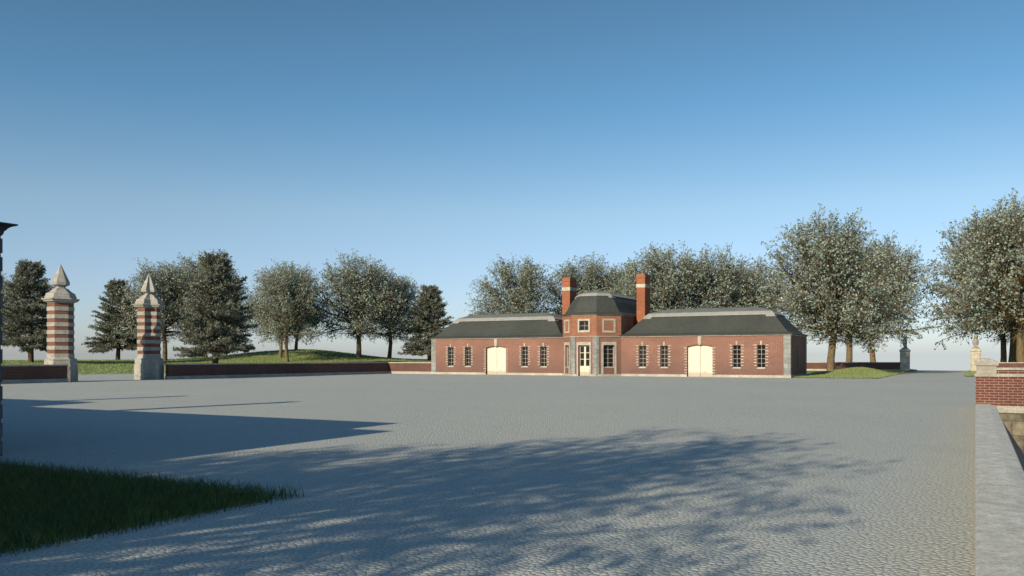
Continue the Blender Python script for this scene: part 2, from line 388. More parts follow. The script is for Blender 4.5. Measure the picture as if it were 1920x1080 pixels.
wing_slate = [(-.22, EAVE + .0), (-.2, EAVE + .05), (.25, EAVE + .22), (.6, EAVE + .55), (1.15, EAVE + 1.18), (1.7, EAVE + 1.80)]
wing_cap = [(1.62, EAVE + 1.79), (1.64, EAVE + 1.84), (1.98, EAVE + 2.12), (2.02, EAVE + 2.16), (3.0, EAVE + 2.46), (3.75, EAVE + 2.60)]
F0 = Matrix.Identity(4)
for sx in (-1, 1):
    x0, x1 = (-18.18, -3.0) if sx < 0 else (3.0, 18.24)
    wins = [sx * v for v in (5.08, 7.15, 13.71, 15.8)]; gx = sx * 10.43
    w = MB()
    holes = [rect(c_ - WW, c_ + WW, WZ0, WZ1) for c_ in wins] + [garage_hole(gx)]
    holes[-1] = [(p[0], max(p[1], .02)) for p in holes[-1]]
    w.panel(rect(x0, x1, 0, EAVE), holes, .30)
    xo = x0 if sx < 0 else x1
    # end wall (a slit window is left in it), back wall, top
    slit = [(3.05, .9), (3.35, .9), (3.35, 2.7), (3.05, 2.7)]
    sav = w.M
    if sx > 0: w.M = frame_of((x1, 0, 0), (0, 1, 0)); w.panel(rect(0, DEPTH, 0, EAVE), [slit], .25); w.M = sav
    else: w.M = frame_of((x0, DEPTH, 0), (0, -1, 0)); w.panel(rect(0, DEPTH, 0, EAVE), [[(DEPTH - p[0], p[1]) for p in slit]], .25); w.M = sav
    w.add([(x0, DEPTH, 0), (x1, DEPTH, 0), (x1, DEPTH, EAVE), (x0, DEPTH, EAVE)], [(1, 0, 3, 2)])
    w.build('wall', M['brick'], lodge)
    for c_ in wins: make_window(lodge, F0, c_, WZ0, WZ1, WW, 2, 5, True)
    Ms = frame_of((x1, 0, 0), (0, 1, 0)) if sx > 0 else frame_of((x0, DEPTH, 0), (0, -1, 0))
    cc = 3.2 if sx > 0 else DEPTH - 3.2
    make_window(lodge, Ms, cc, .9, 2.7, .15, 1, 5, False)
    make_garage(lodge, F0, gx)
    # quoin strip wraps the outer corner
    q = MB(); a, b_ = (x0 - .02, x0 + .55) if sx < 0 else (x1 - .55, x1 + .02)
    q.box(a, b_, -.025, .5, .22, EAVE - .10); q.build('corner_quoin', M['stone_grey'], lodge)
    q = MB(); q.box(a, b_, DEPTH - .5, DEPTH + .025, .22, EAVE - .10); q.build('corner_quoin', M['stone_grey'], lodge)
    p = MB()
    lo, hi = (x0 - .05, x1) if sx < 0 else (x0, x1 + .05)
    p.box(lo, gx - 1.15, -.05, .03, -.3, .22); p.box(gx - 1.15, gx + 1.15, -.05, .2, -.3, .012); p.box(gx + 1.15, hi, -.05, .03, -.3, .22)
    p.box(xo - .05, xo + .05, .03, DEPTH + .05, -.3, .219)
    p.build('plinth', M['stone'], lodge)
    c_ = MB(); c_.box(lo - .03, hi + .03, -.085, DEPTH + .08, EAVE - .10, EAVE - .004); c_.build('cornice', M['stone'], lodge)
    make_roof(lodge, [(x0, 0), (x1, 0), (x1, DEPTH), (x0, DEPTH)], wing_slate, wing_cap, (0, 1, 2, 3))
# centre tower
TP = [(-3.0, 8.6), (-3.0, 0), (-1.25, -1.75), (1.25, -1.75), (3.0, 0), (3.0, 8.6)]
FC = frame_of((0, -1.75, 0), (1, 0, 0)); FR = frame_of((1.25, -1.75, 0), (1, 1, 0)); FL = frame_of((-3.0, 0, 0), (1, -1, 0))
LE = 2.475
TZ = 5.74
low = MB(); up = MB()
low.M = FC; low.panel(rect(-1.25, 1.25, 0, 3.72), [[(-.57, .02), (.57, .02), (.57, 2.88), (-.57, 2.88)]], .28)
up.M = FC; up.panel(rect(-1.25, 1.25, 3.72, TZ), [rect(-.46, .46, 4.24, 5.15)], .25)
for Fm in (FR, FL):
    low.M = Fm; low.panel(rect(0, LE, 0, 3.72), [rect(LE / 2 - .56, LE / 2 + .56, .84, 2.90)], .28)
    up.M = Fm; up.add([(0, 0, 3.72), (LE, 0, 3.72), (LE, 0, TZ), (0, 0, TZ)], [(0, 1, 2, 3)])
up.M = F0
up.add([(3, 0, EAVE - .1), (3, 8.6, EAVE - .1), (3, 8.6, TZ), (3, 0, TZ)], [(0, 1, 2, 3)])
up.add([(-3, 8.6, EAVE - .1), (-3, 0, EAVE - .1), (-3, 0, TZ), (-3, 8.6, TZ)], [(0, 1, 2, 3)])
up.add([(3, 8.6, 0), (-3, 8.6, 0), (-3, 8.6, TZ), (3, 8.6, TZ)], [(0, 1, 2, 3)])
low.build('tower_wall', M['brick'], lodge); up.build('upper_wall', M['brick_up'], lodge)
def surround(Fm, cx, ox, oz0, oz1, tw, th, full):
    s_ = MB(); s_.M = Fm; o_ = -.06
    zb = .0 if full else oz0 - th
    s_.box(cx - ox - tw, cx - ox, o_, .004, zb, oz1); s_.box(cx + ox, cx + ox + tw, o_, .004, zb, oz1)
    s_.box(cx - ox - tw, cx + ox + tw, o_, .004, oz1, oz1 + th)
    if not full: s_.box(cx - ox, cx + ox, o_, .004, zb, oz0)
    return s_
door = MB(); door.M = FC
door.box(-.57, .57, .30, .33, .02, 2.88)
dr = door.build('entrance_door', M['black_wood'], lodge)
for sg in (-1, 1):
    L = MB(); L.M = FC; xa, xb = (-.565, -.006) if sg < 0 else (.006, .565)
    fw = .085
    L.box(xa, xa + fw, .24, .28, .03, 2.85); L.box(xb - fw, xb, .24, .28, .03, 2.85)
    L.box(xa + fw, xb - fw, .24, .28, .03, .95); L.box(xa + fw, xb - fw, .24, .28, 2.76, 2.85)
    for z in (1.55, 2.15): L.box(xa + fw, xb - fw, .245, .275, z, z + .05)
    lf = L.build('door_leaf', M['door'], dr)
    g_ = MB(); g_.M = FC; g_.box(xa + fw, xb - fw, .262, .268, .95, 2.76); g_.build('pane', M['glass'], dr)
surround(FC, 0, .57, 0, 2.88, .15, .30, True).build('door_surround', M['stone_sill'], dr)
w = make_window(lodge, FC, 0, 4.24, 5.15, .46, 2, 2, False); surround(FC, 0, .46, 4.24, 5.15, .16, .18, False).build('surround', M['stone_sill'], w)
for Fm in (FR, FL):
    w = make_window(lodge, Fm, LE / 2, .84, 2.90, .56, 2, 5, False, .2)
    surround(Fm, LE / 2, .56, .84, 2.90, .19, .28, True).build('surround', M['stone_sill'], w)
    s_ = MB(); s_.M = Fm; s_.box(LE / 2 - .56, LE / 2 + .56, -.03, .19, .78, .84); s_.build('sill', M['stone_sill'], w)
    surround(Fm, LE / 2, .48, 4.22, 5.16, .17, .17, False).build('blind_panel_frame', M['stone_sill'], lodge)
for sg in (-1, 1):
    # pilasters folded round the bow's two corners
    P = [(sg * .90, -1.80), (sg * 1.27, -1.80), (sg * 1.47, -1.60), (sg * 1.40, -1.53), (sg * 1.25, -1.68), (sg * .90, -1.68)]
    if sg < 0: P = P[::-1]
    pl = MB(); pl.rings([[(x, y, .22) for x, y in P], [(x, y, 3.66) for x, y in P]]); pl.build('pilaster', M['stone_grey'], lodge)
for seg in (((FL, .05, LE), (FC, -1.25, -.72)), ((FC, .72, 1.25), (FR, 0, LE - .05))):
    base = MB()
    for Fm, a, b_ in seg: base.M = Fm; base.box(a, b_, -.085, .02, -.3, .20)
    base.build('plinth', M['stone'], lodge)
sc_ = MB(); BP = TP[1:5]
def band_ring(d0, z0, z1):
    o1 = inset_poly(TP, d0); o2 = inset_poly(TP, .02)
    m_ = MB()
    for i in (1, 2, 3):
        a, b_, c2_, d2_ = o1[i], o1[i + 1], o2[i + 1], o2[i]
        m_.add([(*a, z0), (*b_, z0), (*c2_, z0), (*d2_, z0), (*a, z1), (*b_, z1), (*c2_, z1), (*d2_, z1)],
               [(0, 3, 2, 1), (4, 5, 6, 7), (0, 1, 5, 4), (1, 2, 6, 5), (2, 3, 7, 6), (3, 0, 4, 7)])
    return m_
band_ring(-.07, 3.66, 3.72).build('string_course', M['stone'], lodge)
cn = MB(); cn.rings([[(*p, TZ - .09) for p in inset_poly(TP, -.06)], [(*p, TZ - .004) for p in inset_poly(TP, -.09)]]); cn.build('cornice', M['stone'], lodge)
make_roof(lodge, TP, [(-.2, TZ), (-.18, TZ + .05), (.2, TZ + .22), (.42, TZ + .58), (.75, TZ + 1.22), (1.2, TZ + 1.82)],
          [(1.13, TZ + 1.80), (1.15, TZ + 1.85), (1.42, TZ + 2.07), (1.45, TZ + 2.1), (2.3, TZ + 2.33), (2.75, TZ + 2.42)], (1, 4))
for cx in (-4.18, 3.72):
    ch = MB(); ch.box(cx - .42, cx + .42, 3.3, 4.8, 4.2, 8.46); ch.box(cx - .42, cx + .42, 3.3, 4.8, 8.80, 9.4)
    ch.box(cx - .47, cx + .47, 3.25, 4.85, 9.4, 9.62); ch.box(cx - .40, cx + .40, 3.32, 4.78, 9.62, 9.78)
    co = ch.build('chimney', M['brick_chim'], lodge)
    bb = MB(); bb.box(cx - .46, cx + .46, 3.26, 4.84, 8.46, 8.80); bb.build('chimney_band', M['stone'], co)
    pt = MB(); pt.rings([[(cx + r_ * math.cos(k * math.pi / 4), 4.05 + r_ * math.sin(k * math.pi / 4), z) for k in range(8)] for r_, z in ((.05, 9.77), (.05, 10.0), (.09, 10.02), (.02, 10.1))])
    pt.build('flue_cowl', M['black_wood'], co)

# ------------------------------------------------------------------ low garden walls
WX = -55.8
def low_wall(name, segs, label, h=1.24, th=.45, mats=('brick_wall', 'stone', 'stone'), origin=(0, 0, 0), base_z=.25, cop=.1):
    root = empty(name, origin); tag(root, label, 'wall'); ox, oy = origin[0], origin[1]
    a, p, c_ = MB(), MB(), MB()
    for x0, x1, y0, y1 in segs:
        x0 -= ox; x1 -= ox; y0 -= oy; y1 -= oy
        a.box(x0, x1, y0, y1, 0, h - cop)
        p.box(x0 - .04, x1 + .04, y0 - .04, y1 + .04, -.3, base_z); c_.box(x0 - .05, x1 + .05, y0 - .05, y1 + .05, h - cop, h)
    a.build('brick_face', M[mats[0]], root); p.build('plinth', M[mats[1]], root); c_.build('coping', M[mats[2]], root)
    return root
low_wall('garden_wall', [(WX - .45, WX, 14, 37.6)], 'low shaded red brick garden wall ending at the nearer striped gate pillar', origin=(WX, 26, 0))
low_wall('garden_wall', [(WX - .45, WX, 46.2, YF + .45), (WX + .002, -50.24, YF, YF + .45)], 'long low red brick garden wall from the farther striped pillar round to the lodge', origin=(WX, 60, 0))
low_wall('far_wall', [(-52, -8.2, 117.0, 117.45)], 'far low brick wall behind the right lawn, joined to the shaded statue pier', h=1.17, origin=(-30, 117.2, 0))
low_wall('far_wall', [(1.0, 40, 117.0, 117.45)], 'far low brick wall running right from the sunlit statue pier under the trees', h=1.17, origin=(20, 117.2, 0))

# ------------------------------------------------------------------ gate pillars
def hexp(Rr, notch, cx=0, cy=0):
    out = []; Rr = Rr * .89
    for k in range(6):
        a = R(60 * k); out.append((Rr * math.cos(a), Rr * math.sin(a)))
        if k == 5 and notch:
            a = R(-30); out.append((Rr * .60 * math.cos(a), Rr * .60 * math.sin(a)))
    return out
def gate_pillar(x, y, notch, label):
    root = empty('gate_pillar', (x, y, 0)); tag(root, label, 'pillar', 'striped brick and stone gate pillars')
    def stack(name, prof, mat):
        m_ = MB(); m_.rings([[(*p, z) for p in hexp(r_, notch)] for r_, z in prof]); return m_.build(name, M[mat], root)
    stack('pedestal', [(1.24, -.3), (1.24, 1.16), (1.21, 1.2), (1.17, 1.24), (1.17, 1.53), (1.2, 1.55), (1.2, 1.60), (1.02, 1.68), (.99, 1.72)], 'stone_pillar')
    P, b0 = .553, 1.72
    for k in range(7):
        z = b0 + k * P
        stack('stone_band', [(.99, z), (.99, z + .283)], 'stone_pillar')
        stack('brick_course', [(.945, z + .283), (.945, z + P)], 'brick_pillar')
    zt = b0 + 7 * P
    stack('cornice', [(.98, zt), (1.0, zt + .06), (1.22, zt + .1), (1.24, zt + .15), (1.3, zt + .2), (1.38, zt + .26), (1.38, zt + .31), (1.1, zt + .36)], 'stone_pillar')
    stack('stepped_cap', [(1.14, zt + .34), (1.14, zt + .50), (1.08, zt + .52), (1.06, zt + .68), (.96, zt + .72), (.78, zt + .82), (.64, zt + .94), (.60, zt + .96), (.60, zt + 1.02), (.44, zt + 1.04), (.42, zt + 1.10)], 'stone_pillar')
    stack('finial', [(.34, zt + 1.08), (.34, zt + 1.17), (.48, zt + 1.24), (.65, zt + 1.30), (.66, zt + 1.48), (.58, zt + 1.66), (.01, zt + 2.80)], 'stone_pillar')
    return root
gate_pillar(-57.3, 38.1, False, 'striped brick and stone gate pillar at the end of the shorter wall, left one')
gate_pillar(-57.3, 45.5, True, 'striped gate pillar with half its face in shadow, starting the long garden wall')

# ------------------------------------------------------------------ statue piers
def statue_pier(x, y, label):
    root = empty('gate_pier', (x, y, 0)); tag(root, label, 'pier', 'stone piers carrying the bird statues')
    m_ = MB(); w = .54
    def sq(h, z, c_=.1):
        return [(h, -h + c_, z), (h, h - c_, z), (h - c_, h, z), (-h + c_, h, z), (-h, h - c_, z), (-h, -h + c_, z), (-h + c_, -h, z), (h - c_, -h, z)]
    m_.rings([sq(w, -.3), sq(w, 2.45)]); m_.build('shaft', M['stone_pier'], root)
    c_ = MB(); c_.rings([sq(w - .02, 2.45), sq(w + .07, 2.5), sq(w + .07, 2.66), sq(w, 2.74, .16), sq(w - .16, 2.84, .16), sq(w - .22, 2.86, .16)]); c_.build('cap', M['stone_pier'], root)
    return root
def statue(x, y, rz, label):
    root = empty('bird_statue', (x, y, 2.86), rz); tag(root, label, 'statue', 'stone bird statues on the piers')
    b_ = MB(); b_.rings([[(r_ * math.cos(k * math.pi / 6), r_ * math.sin(k * math.pi / 6), z) for k in range(12)] for r_, z in ((.42, 0), (.43, .06), (.36, .09), (.28, .13))])
    b_.build('base', M['statue'], root)
    # one body: legs, belly, folded wings, hunched shoulders, neck, head with beak
    prof = [(.12, .17, .17, 0), (.25, .20, .16, 0), (.42, .29, .21, .0), (.62, .36, .27, .02), (.82, .38, .29, .03), (.98, .34, .26, .02), (1.1, .22, .19, .0), (1.2, .17, .18, -.03), (1.3, .20, .22, -.06), (1.42, .18, .21, -.06), (1.52, .09, .12, -.03)]
    n = 20; rings = []
    for z, rx, ry, oy in prof:
        ring = []
        for k in range(n):
            a = 2 * math.pi * k / n
            fold = .86 + (.12 if .35 < z < 1.05 else 0) * max(0, abs(math.cos(a)) - .55) * 2      # wings bulge at the sides
            groove = 1 - (.16 if .3 < z < 1.05 else 0) * (1 if abs(abs(a - 1.5 * math.pi) - .62) < .17 else 0)
            nz = 1 + .07 * noise.noise(Vector((math.cos(a) * 3, math.sin(a) * 3, z * 6)))
            px, py = rx * fold * groove * nz * math.cos(a), oy + ry * groove * nz * math.sin(a)
            if 1.25 < z < 1.45 and abs(a - 1.5 * math.pi) < .33: py -= .15 if z < 1.35 else .05
            ring.append((px, py, z))
        rings.append(ring)
    body = MB(); body.rings(rings)
    body.rings([[( .03 * math.cos(k) + .0, .22 + .02 * i, .10 + .12 * i) for k in (0, 2.1, 4.2)] for i in range(3)])
    for sg in (-1, 1):
        body.rings([[(sg * (.10) + .09 * math.cos(k * math.pi / 4) * s_, -.14 + .10 * math.sin(k * math.pi / 4) * s_, z) for k in range(8)] for s_, z in ((1, .1), (.8, .2), (1.1, .38))])
    o = body.build('body', M['statue'], root, smooth=True)
    return root
statue_pier(-7.75, 117.2, 'leaf-shadowed grey stone pier at the left side of the far road opening')
statue_pier(.02, 117.2, 'sunlit cream stone pier at the right side of the far road opening')
statue(-7.75, 117.2, R(75), 'dark weathered stone bird in profile on the left shaded pier')
statue(.02, 117.2, R(12), 'pale stone bird facing forward on the right sunlit pier')

# ------------------------------------------------------------------ parapet, near wall, moat
par = MB()
prof = [(.0, -.02), (.0, .030), (.02, .05), (.40, .052), (.45, .044), (.62, .005), (.64, -.01), (.64, -.2), (.56, -.22), (.56, -.3)]
ys = [-14] + [-14 + 1.22 * k for k in range(1, 40)] + [34.8]
ys = [y for y in ys if y < 34.8 - .5] + [34.8]
par.rings([[(x, y, z) for x, z in prof][::-1] for y in ys])
o = par.build('parapet_coping', M['stone_coping']); tag(o, 'long grey stone coping along the edge of the moat at lower right', 'coping')
near = empty('near_parapet_wall', (0, 34.8, 0)); tag(near, 'close red brick wall with pale mortar and stone courses above the moat at the right edge', 'wall')
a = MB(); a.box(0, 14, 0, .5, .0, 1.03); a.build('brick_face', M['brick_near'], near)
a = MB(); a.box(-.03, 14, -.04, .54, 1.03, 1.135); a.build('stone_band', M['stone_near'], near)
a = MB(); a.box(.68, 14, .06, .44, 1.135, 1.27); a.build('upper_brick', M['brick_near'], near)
a = MB(); a.box(.66, 14, .0, .5, 1.27, 1.355); a.build('coping', M['stone_near'], near)
a = MB(); a.box(.02, .66, -.0, .5, 1.135, 1.42); a.box(-.03, .72, -.05, .55, 1.42, 1.56)
a.rings([[(-.03, -.05, 1.56), (.72, -.05, 1.56), (.72, .55, 1.56), (-.03, .55, 1.56)], [(.08, .02, 1.66), (.56, .02, 1.64), (.56, .48, 1.64), (.08, .48, 1.66)], [(.15, .1, 1.69), (.40, .1, 1.69), (.40, .4, 1.69), (.15, .4, 1.69)]])
a.build('end_block', M['stone_near'], near, bev=.012)
a = MB(); a.box(.6, 14, -.06, .5, -.24, .0); a.build('base_course', M['stone_near'], near)
a = MB(); a.box(.56, 14, .0, .5, -4.2, -.24); a.build('moat_face', M['stone_block'], near)
a = MB(); a.rings([[(.1, y, -4.2), (2.95, y, -4.2), (.60, y, -.12), (.56, y, -.05), (.1, y, -.05)][::-1] for y in (-14, 34.8)]); o = a.build('moat_wall', M['stone_hall']); tag(o, 'sloping stone retaining wall under the long grey coping, shade put into its dark colour', 'wall')  # the shade beside the coping is put into this dark stone and slope
a = MB(); a.add([(.5, -14, -4), (14, -14, -4), (14, 35.2, -4), (.5, 35.2, -4)], [(0, 1, 2, 3)]); o = a.build('water', M['water']); tag(o, kind='structure')
a = MB(); a.box(14, 14.5, -14, 35.3, -4.2, .0); o = a.build('moat_wall', M['stone_block']); tag(o, 'stone retaining wall on the far right bank of the moat', 'wall')

# ------------------------------------------------------------------ ground
def smooth(a, b_, x):
    t = np.clip((x - a) / (b_ - a), 0, 1); return t * t * (3 - 2 * t)
def zl(X, Y):
    """rising lawn and knoll to the left and behind the lodge"""
    X = np.asarray(X, float); Y = np.asarray(Y, float)
    s1 = smooth(80, 118, -X); s2 = smooth(82, 122, Y) * smooth(-10, -40, X) if False else smooth(82, 122, Y) * smooth(20, 60, -X)
    z = 1.28 * np.maximum(s1, s2)
    dx, dy = X + 107, Y - 116
    th_ = math.atan2(132, -34.6 - 71.6); u = (dx * math.sin(-.66) + dy * math.cos(-.66))
    # lateral (across the line of sight) and depth directions from the viewpoint
    lat = (dx * .754 + dy * .657) ; dep = (-dx * .657 + dy * .754)
    z = z + 2.05 * np.exp(-np.abs(lat / 13.0) ** 2.2) * np.exp(-(dep / 22) ** 2)
    dist = np.hypot(X, Y)
    z = z - 6 * smooth(185, 270, dist) - 1.0 * smooth(150, 185, dist)
    return z
def z_any(x, y): return float(zl(x, y))
def grid(x0, x1, y0, y1, st, fz):
    xs = np.linspace(x0, x1, max(2, int(round((x1 - x0) / st)) + 1)); ys_ = np.linspace(y0, y1, max(2, int(round((y1 - y0) / st)) + 1))
    X, Y = np.meshgrid(xs, ys_); Z = fz(X, Y); V = np.stack([X.ravel(), Y.ravel(), Z.ravel()], 1)
    nx = len(xs); idx = np.arange(len(V)).reshape(X.shape)
    F = np.stack([idx[:-1, :-1].ravel(), idx[:-1, 1:].ravel(), idx[1:, 1:].ravel(), idx[1:, :-1].ravel()], 1)
    return V, F
def crest(X, Y):
    d = np.hypot(X, Y); return -.012 * np.clip(d - 128, 0, None) ** 1.35 * .5 - 3.5 * smooth(150, 240, d)
# paving: everything left of the parapet, the drive beyond the gate and the road out
def pav(X, Y): return crest(X, Y) * (X > -40)
V1, F1 = grid(-96, 0, -30, 84, 6, lambda X, Y: 0 * X)
V2, F2 = grid(-12, 0, 84, 260, 2, crest)
V3, F3 = grid(0, 60, 35.1, 84, 6, lambda X, Y: 0 * X)
V4, F4 = grid(0, 6, 84, 260, 2, crest)
V = np.concatenate([V1, V2, V3, V4]); o1, o2, o3 = len(V1), len(V1) + len(V2), len(V1) + len(V2) + len(V3)
o = np_mesh('ground', V, np.concatenate([F1, F2 + o1, F3 + o2, F4 + o3]), M['paving']); tag(o, kind='structure')
# big lawn to the left and behind
def lawn_z(X, Y):
    z = zl(X, Y) + .02
    hole = (X > -80) & (Y < 78)
    return np.where(hole, -.4, z)
V, F = grid(-300, -14, -60, 300, 2, lawn_z)
o = np_mesh('lawn', V, F, M['lawn'], smooth=True); tag(o, kind='structure')
def z_right(X, Y):
    e = smooth(0, 4.5, -7.0 - X) * smooth(0, 12, Y - 75.2)
    return .03 + e * (.10 + .60 * np.exp(-((Y - 97) / 10) ** 2) * np.exp(-((X + 9.8) / 3.2) ** 2)) - e * .3 * smooth(135, 160, Y)
V, F = grid(-14.0, -7.0, 75.2, 130, .5, lambda X, Y: z_right(X, Y) + crest(X, Y) * .6 + .35 * np.exp(-((Y - 127) / 6) ** 2) * smooth(0, 3, -7 - X))
o = np_mesh('grass_verge', V, F, M['lawn'], smooth=True); tag(o, kind='structure')
V, F = grid(-.9, 60, 88, 175, 1.5, lambda X, Y: .03 + .12 * smooth(0, 3, X + .9) + crest(X, Y))
o = np_mesh('grass_verge', V, F, M['lawn'], smooth=True); tag(o, kind='structure')

rng = np.random.default_rng(3)
def blades(name, X, Y, Z, hgt, wid, mat, lean=.45):
    n = len(X); a = rng.uniform(0, 2 * math.pi, n); h = hgt * rng.uniform(.45, 1.25, n); w = wid * rng.uniform(.6, 1.3, n)
    la = rng.uniform(0, 2 * math.pi, n); ll = h * lean * rng.uniform(.2, 1.6, n)
    cx, sx_ = np.cos(a) * w / 2, np.sin(a) * w / 2; lx, ly = np.cos(la) * ll, np.sin(la) * ll
    b0 = np.stack([X - cx, Y - sx_, Z], 1); b1 = np.stack([X + cx, Y + sx_, Z], 1)
    m0 = np.stack([X - cx * .8 + lx * .3, Y - sx_ * .8 + ly * .3, Z + h * .55], 1); m1 = np.stack([X + cx * .8 + lx * .3, Y + sx_ * .8 + ly * .3, Z + h * .55], 1)
    t = np.stack([X + lx, Y + ly, Z + h], 1)
    V = np.stack([b0, b1, m1, m0, t], 1).reshape(-1, 3); i = np.arange(n)[:, None] * 5
    F = np.concatenate([i + [0, 1, 2], i + [0, 2, 3], i + [3, 2, 4]]); return np_mesh(name, V, F, mat)
# near lawn corner in the foreground
a = MB(); a.add([(-18, -6, .006), (-7.45, -6, .006), (-7.45, 7.6, .006), (-18, 7.7, .006)], [(0, 1, 2, 3)]); o = a.build('lawn_soil', M['lawn']); tag(o, kind='structure')
n = 120000; X = rng.uniform(-17.5, -7.2, n); Y = rng.uniform(2.2, 8.0, n)
edge = np.minimum(-7.2 - X, 8.0 - Y); keep = rng.uniform(0, 1, n) < np.clip(.12 + edge * 1.9, 0, 1); X, Y = X[keep], Y[keep]
o = blades('foreground_grass', X, Y, 0 * X, .155, .0075, M['grass'], .7); tag(o, 'corner of dark shaded long grass at the lower left', 'grass', kind='stuff')
n = 60000; X = rng.uniform(-13.9, -7.0, n); Y = 75.2 + 54 * rng.uniform(0, 1, n) ** 1.3
Z = z_right(X, Y) + crest(X, Y) * .6 + .35 * np.exp(-((Y - 127) / 6) ** 2) * smooth(0, 3, -7 - X) - .02
o = blades('verge_grass', X, Y, Z, .13, .035, M['grass_far']); tag(o, 'sunlit grass bank between the lodge, the far wall and the road', 'grass', kind='stuff')
n = 6000; X = rng.uniform(-.9, 3, n); Y = rng.uniform(88, 116.8, n)
o = blades('verge_grass', X, Y, .03 + .12 * smooth(0, 3, X + .9), .15, .035, M['grass_far']); tag(o, 'small patch of grass at the foot of the sunlit statue pier', 'grass', kind='stuff')
n = 60000; X = rng.uniform(-125, -80, n); Y = rng.uniform(40, 150, n)
o = blades('knoll_grass', X, Y, zl(X, Y), .16, .06, M['grass_far']); tag(o, 'sunlit grass on the rising knoll behind the long garden wall', 'grass', kind='stuff')

# ------------------------------------------------------------------ trees
def tube(Vs, Fs, pts, rad, ns):
    o = sum(len(v) for v in Vs); n = len(pts); pts = np.array(pts)
    d = np.gradient(pts, axis=0); d /= np.linalg.norm(d, axis=1)[:, None] + 1e-9
    up = np.array([0, 0, 1.0]) if abs(d[0][2]) < .9 else np.array([1.0, 0, 0])
    u = np.cross(d, up); u /= np.linalg.norm(u, axis=1)[:, None] + 1e-9; w = np.cross(d, u)
    a = np.arange(ns) * 2 * math.pi / ns; rad = np.asarray(rad)[:, None, None]
    ring = pts[:, None, :] + rad * (np.cos(a)[None, :, None] * u[:, None, :] + np.sin(a)[None, :, None] * w[:, None, :])
    Vs.append(ring.reshape(-1, 3)); idx = o + np.arange(n * ns).reshape(n, ns); nx = np.roll(idx, -1, 1)
    Fs.append(np.stack([idx[:-1], nx[:-1], nx[1:], idx[1:]], 2).reshape(-1, 4))
def norm(v): v = np.asarray(v, float); return v / (np.linalg.norm(v) + 1e-9)
def kites(P, D, S, W, rr, fold=.3):
    """leaf sized folded kites: centre base P, direction D, length S, width W"""
    n = len(P); r3 = rr.normal(size=(n, 3)); sd = np.cross(D, r3); sd /= np.linalg.norm(sd, axis=1)[:, None] + 1e-9
    nn = np.cross(D, sd); S = S[:, None]; W = W[:, None]
    a = P; b_ = P + D * S * .5 + sd * W * .5 + nn * W * fold; c_ = P + D * S; d_ = P + D * S * .5 - sd * W * .5 + nn * W * fold
    V = np.stack([a, b_, c_, d_], 1).reshape(-1, 3); i = np.arange(n)[:, None] * 4
    return V, np.concatenate([i + [0, 1, 2], i + [0, 2, 3]])
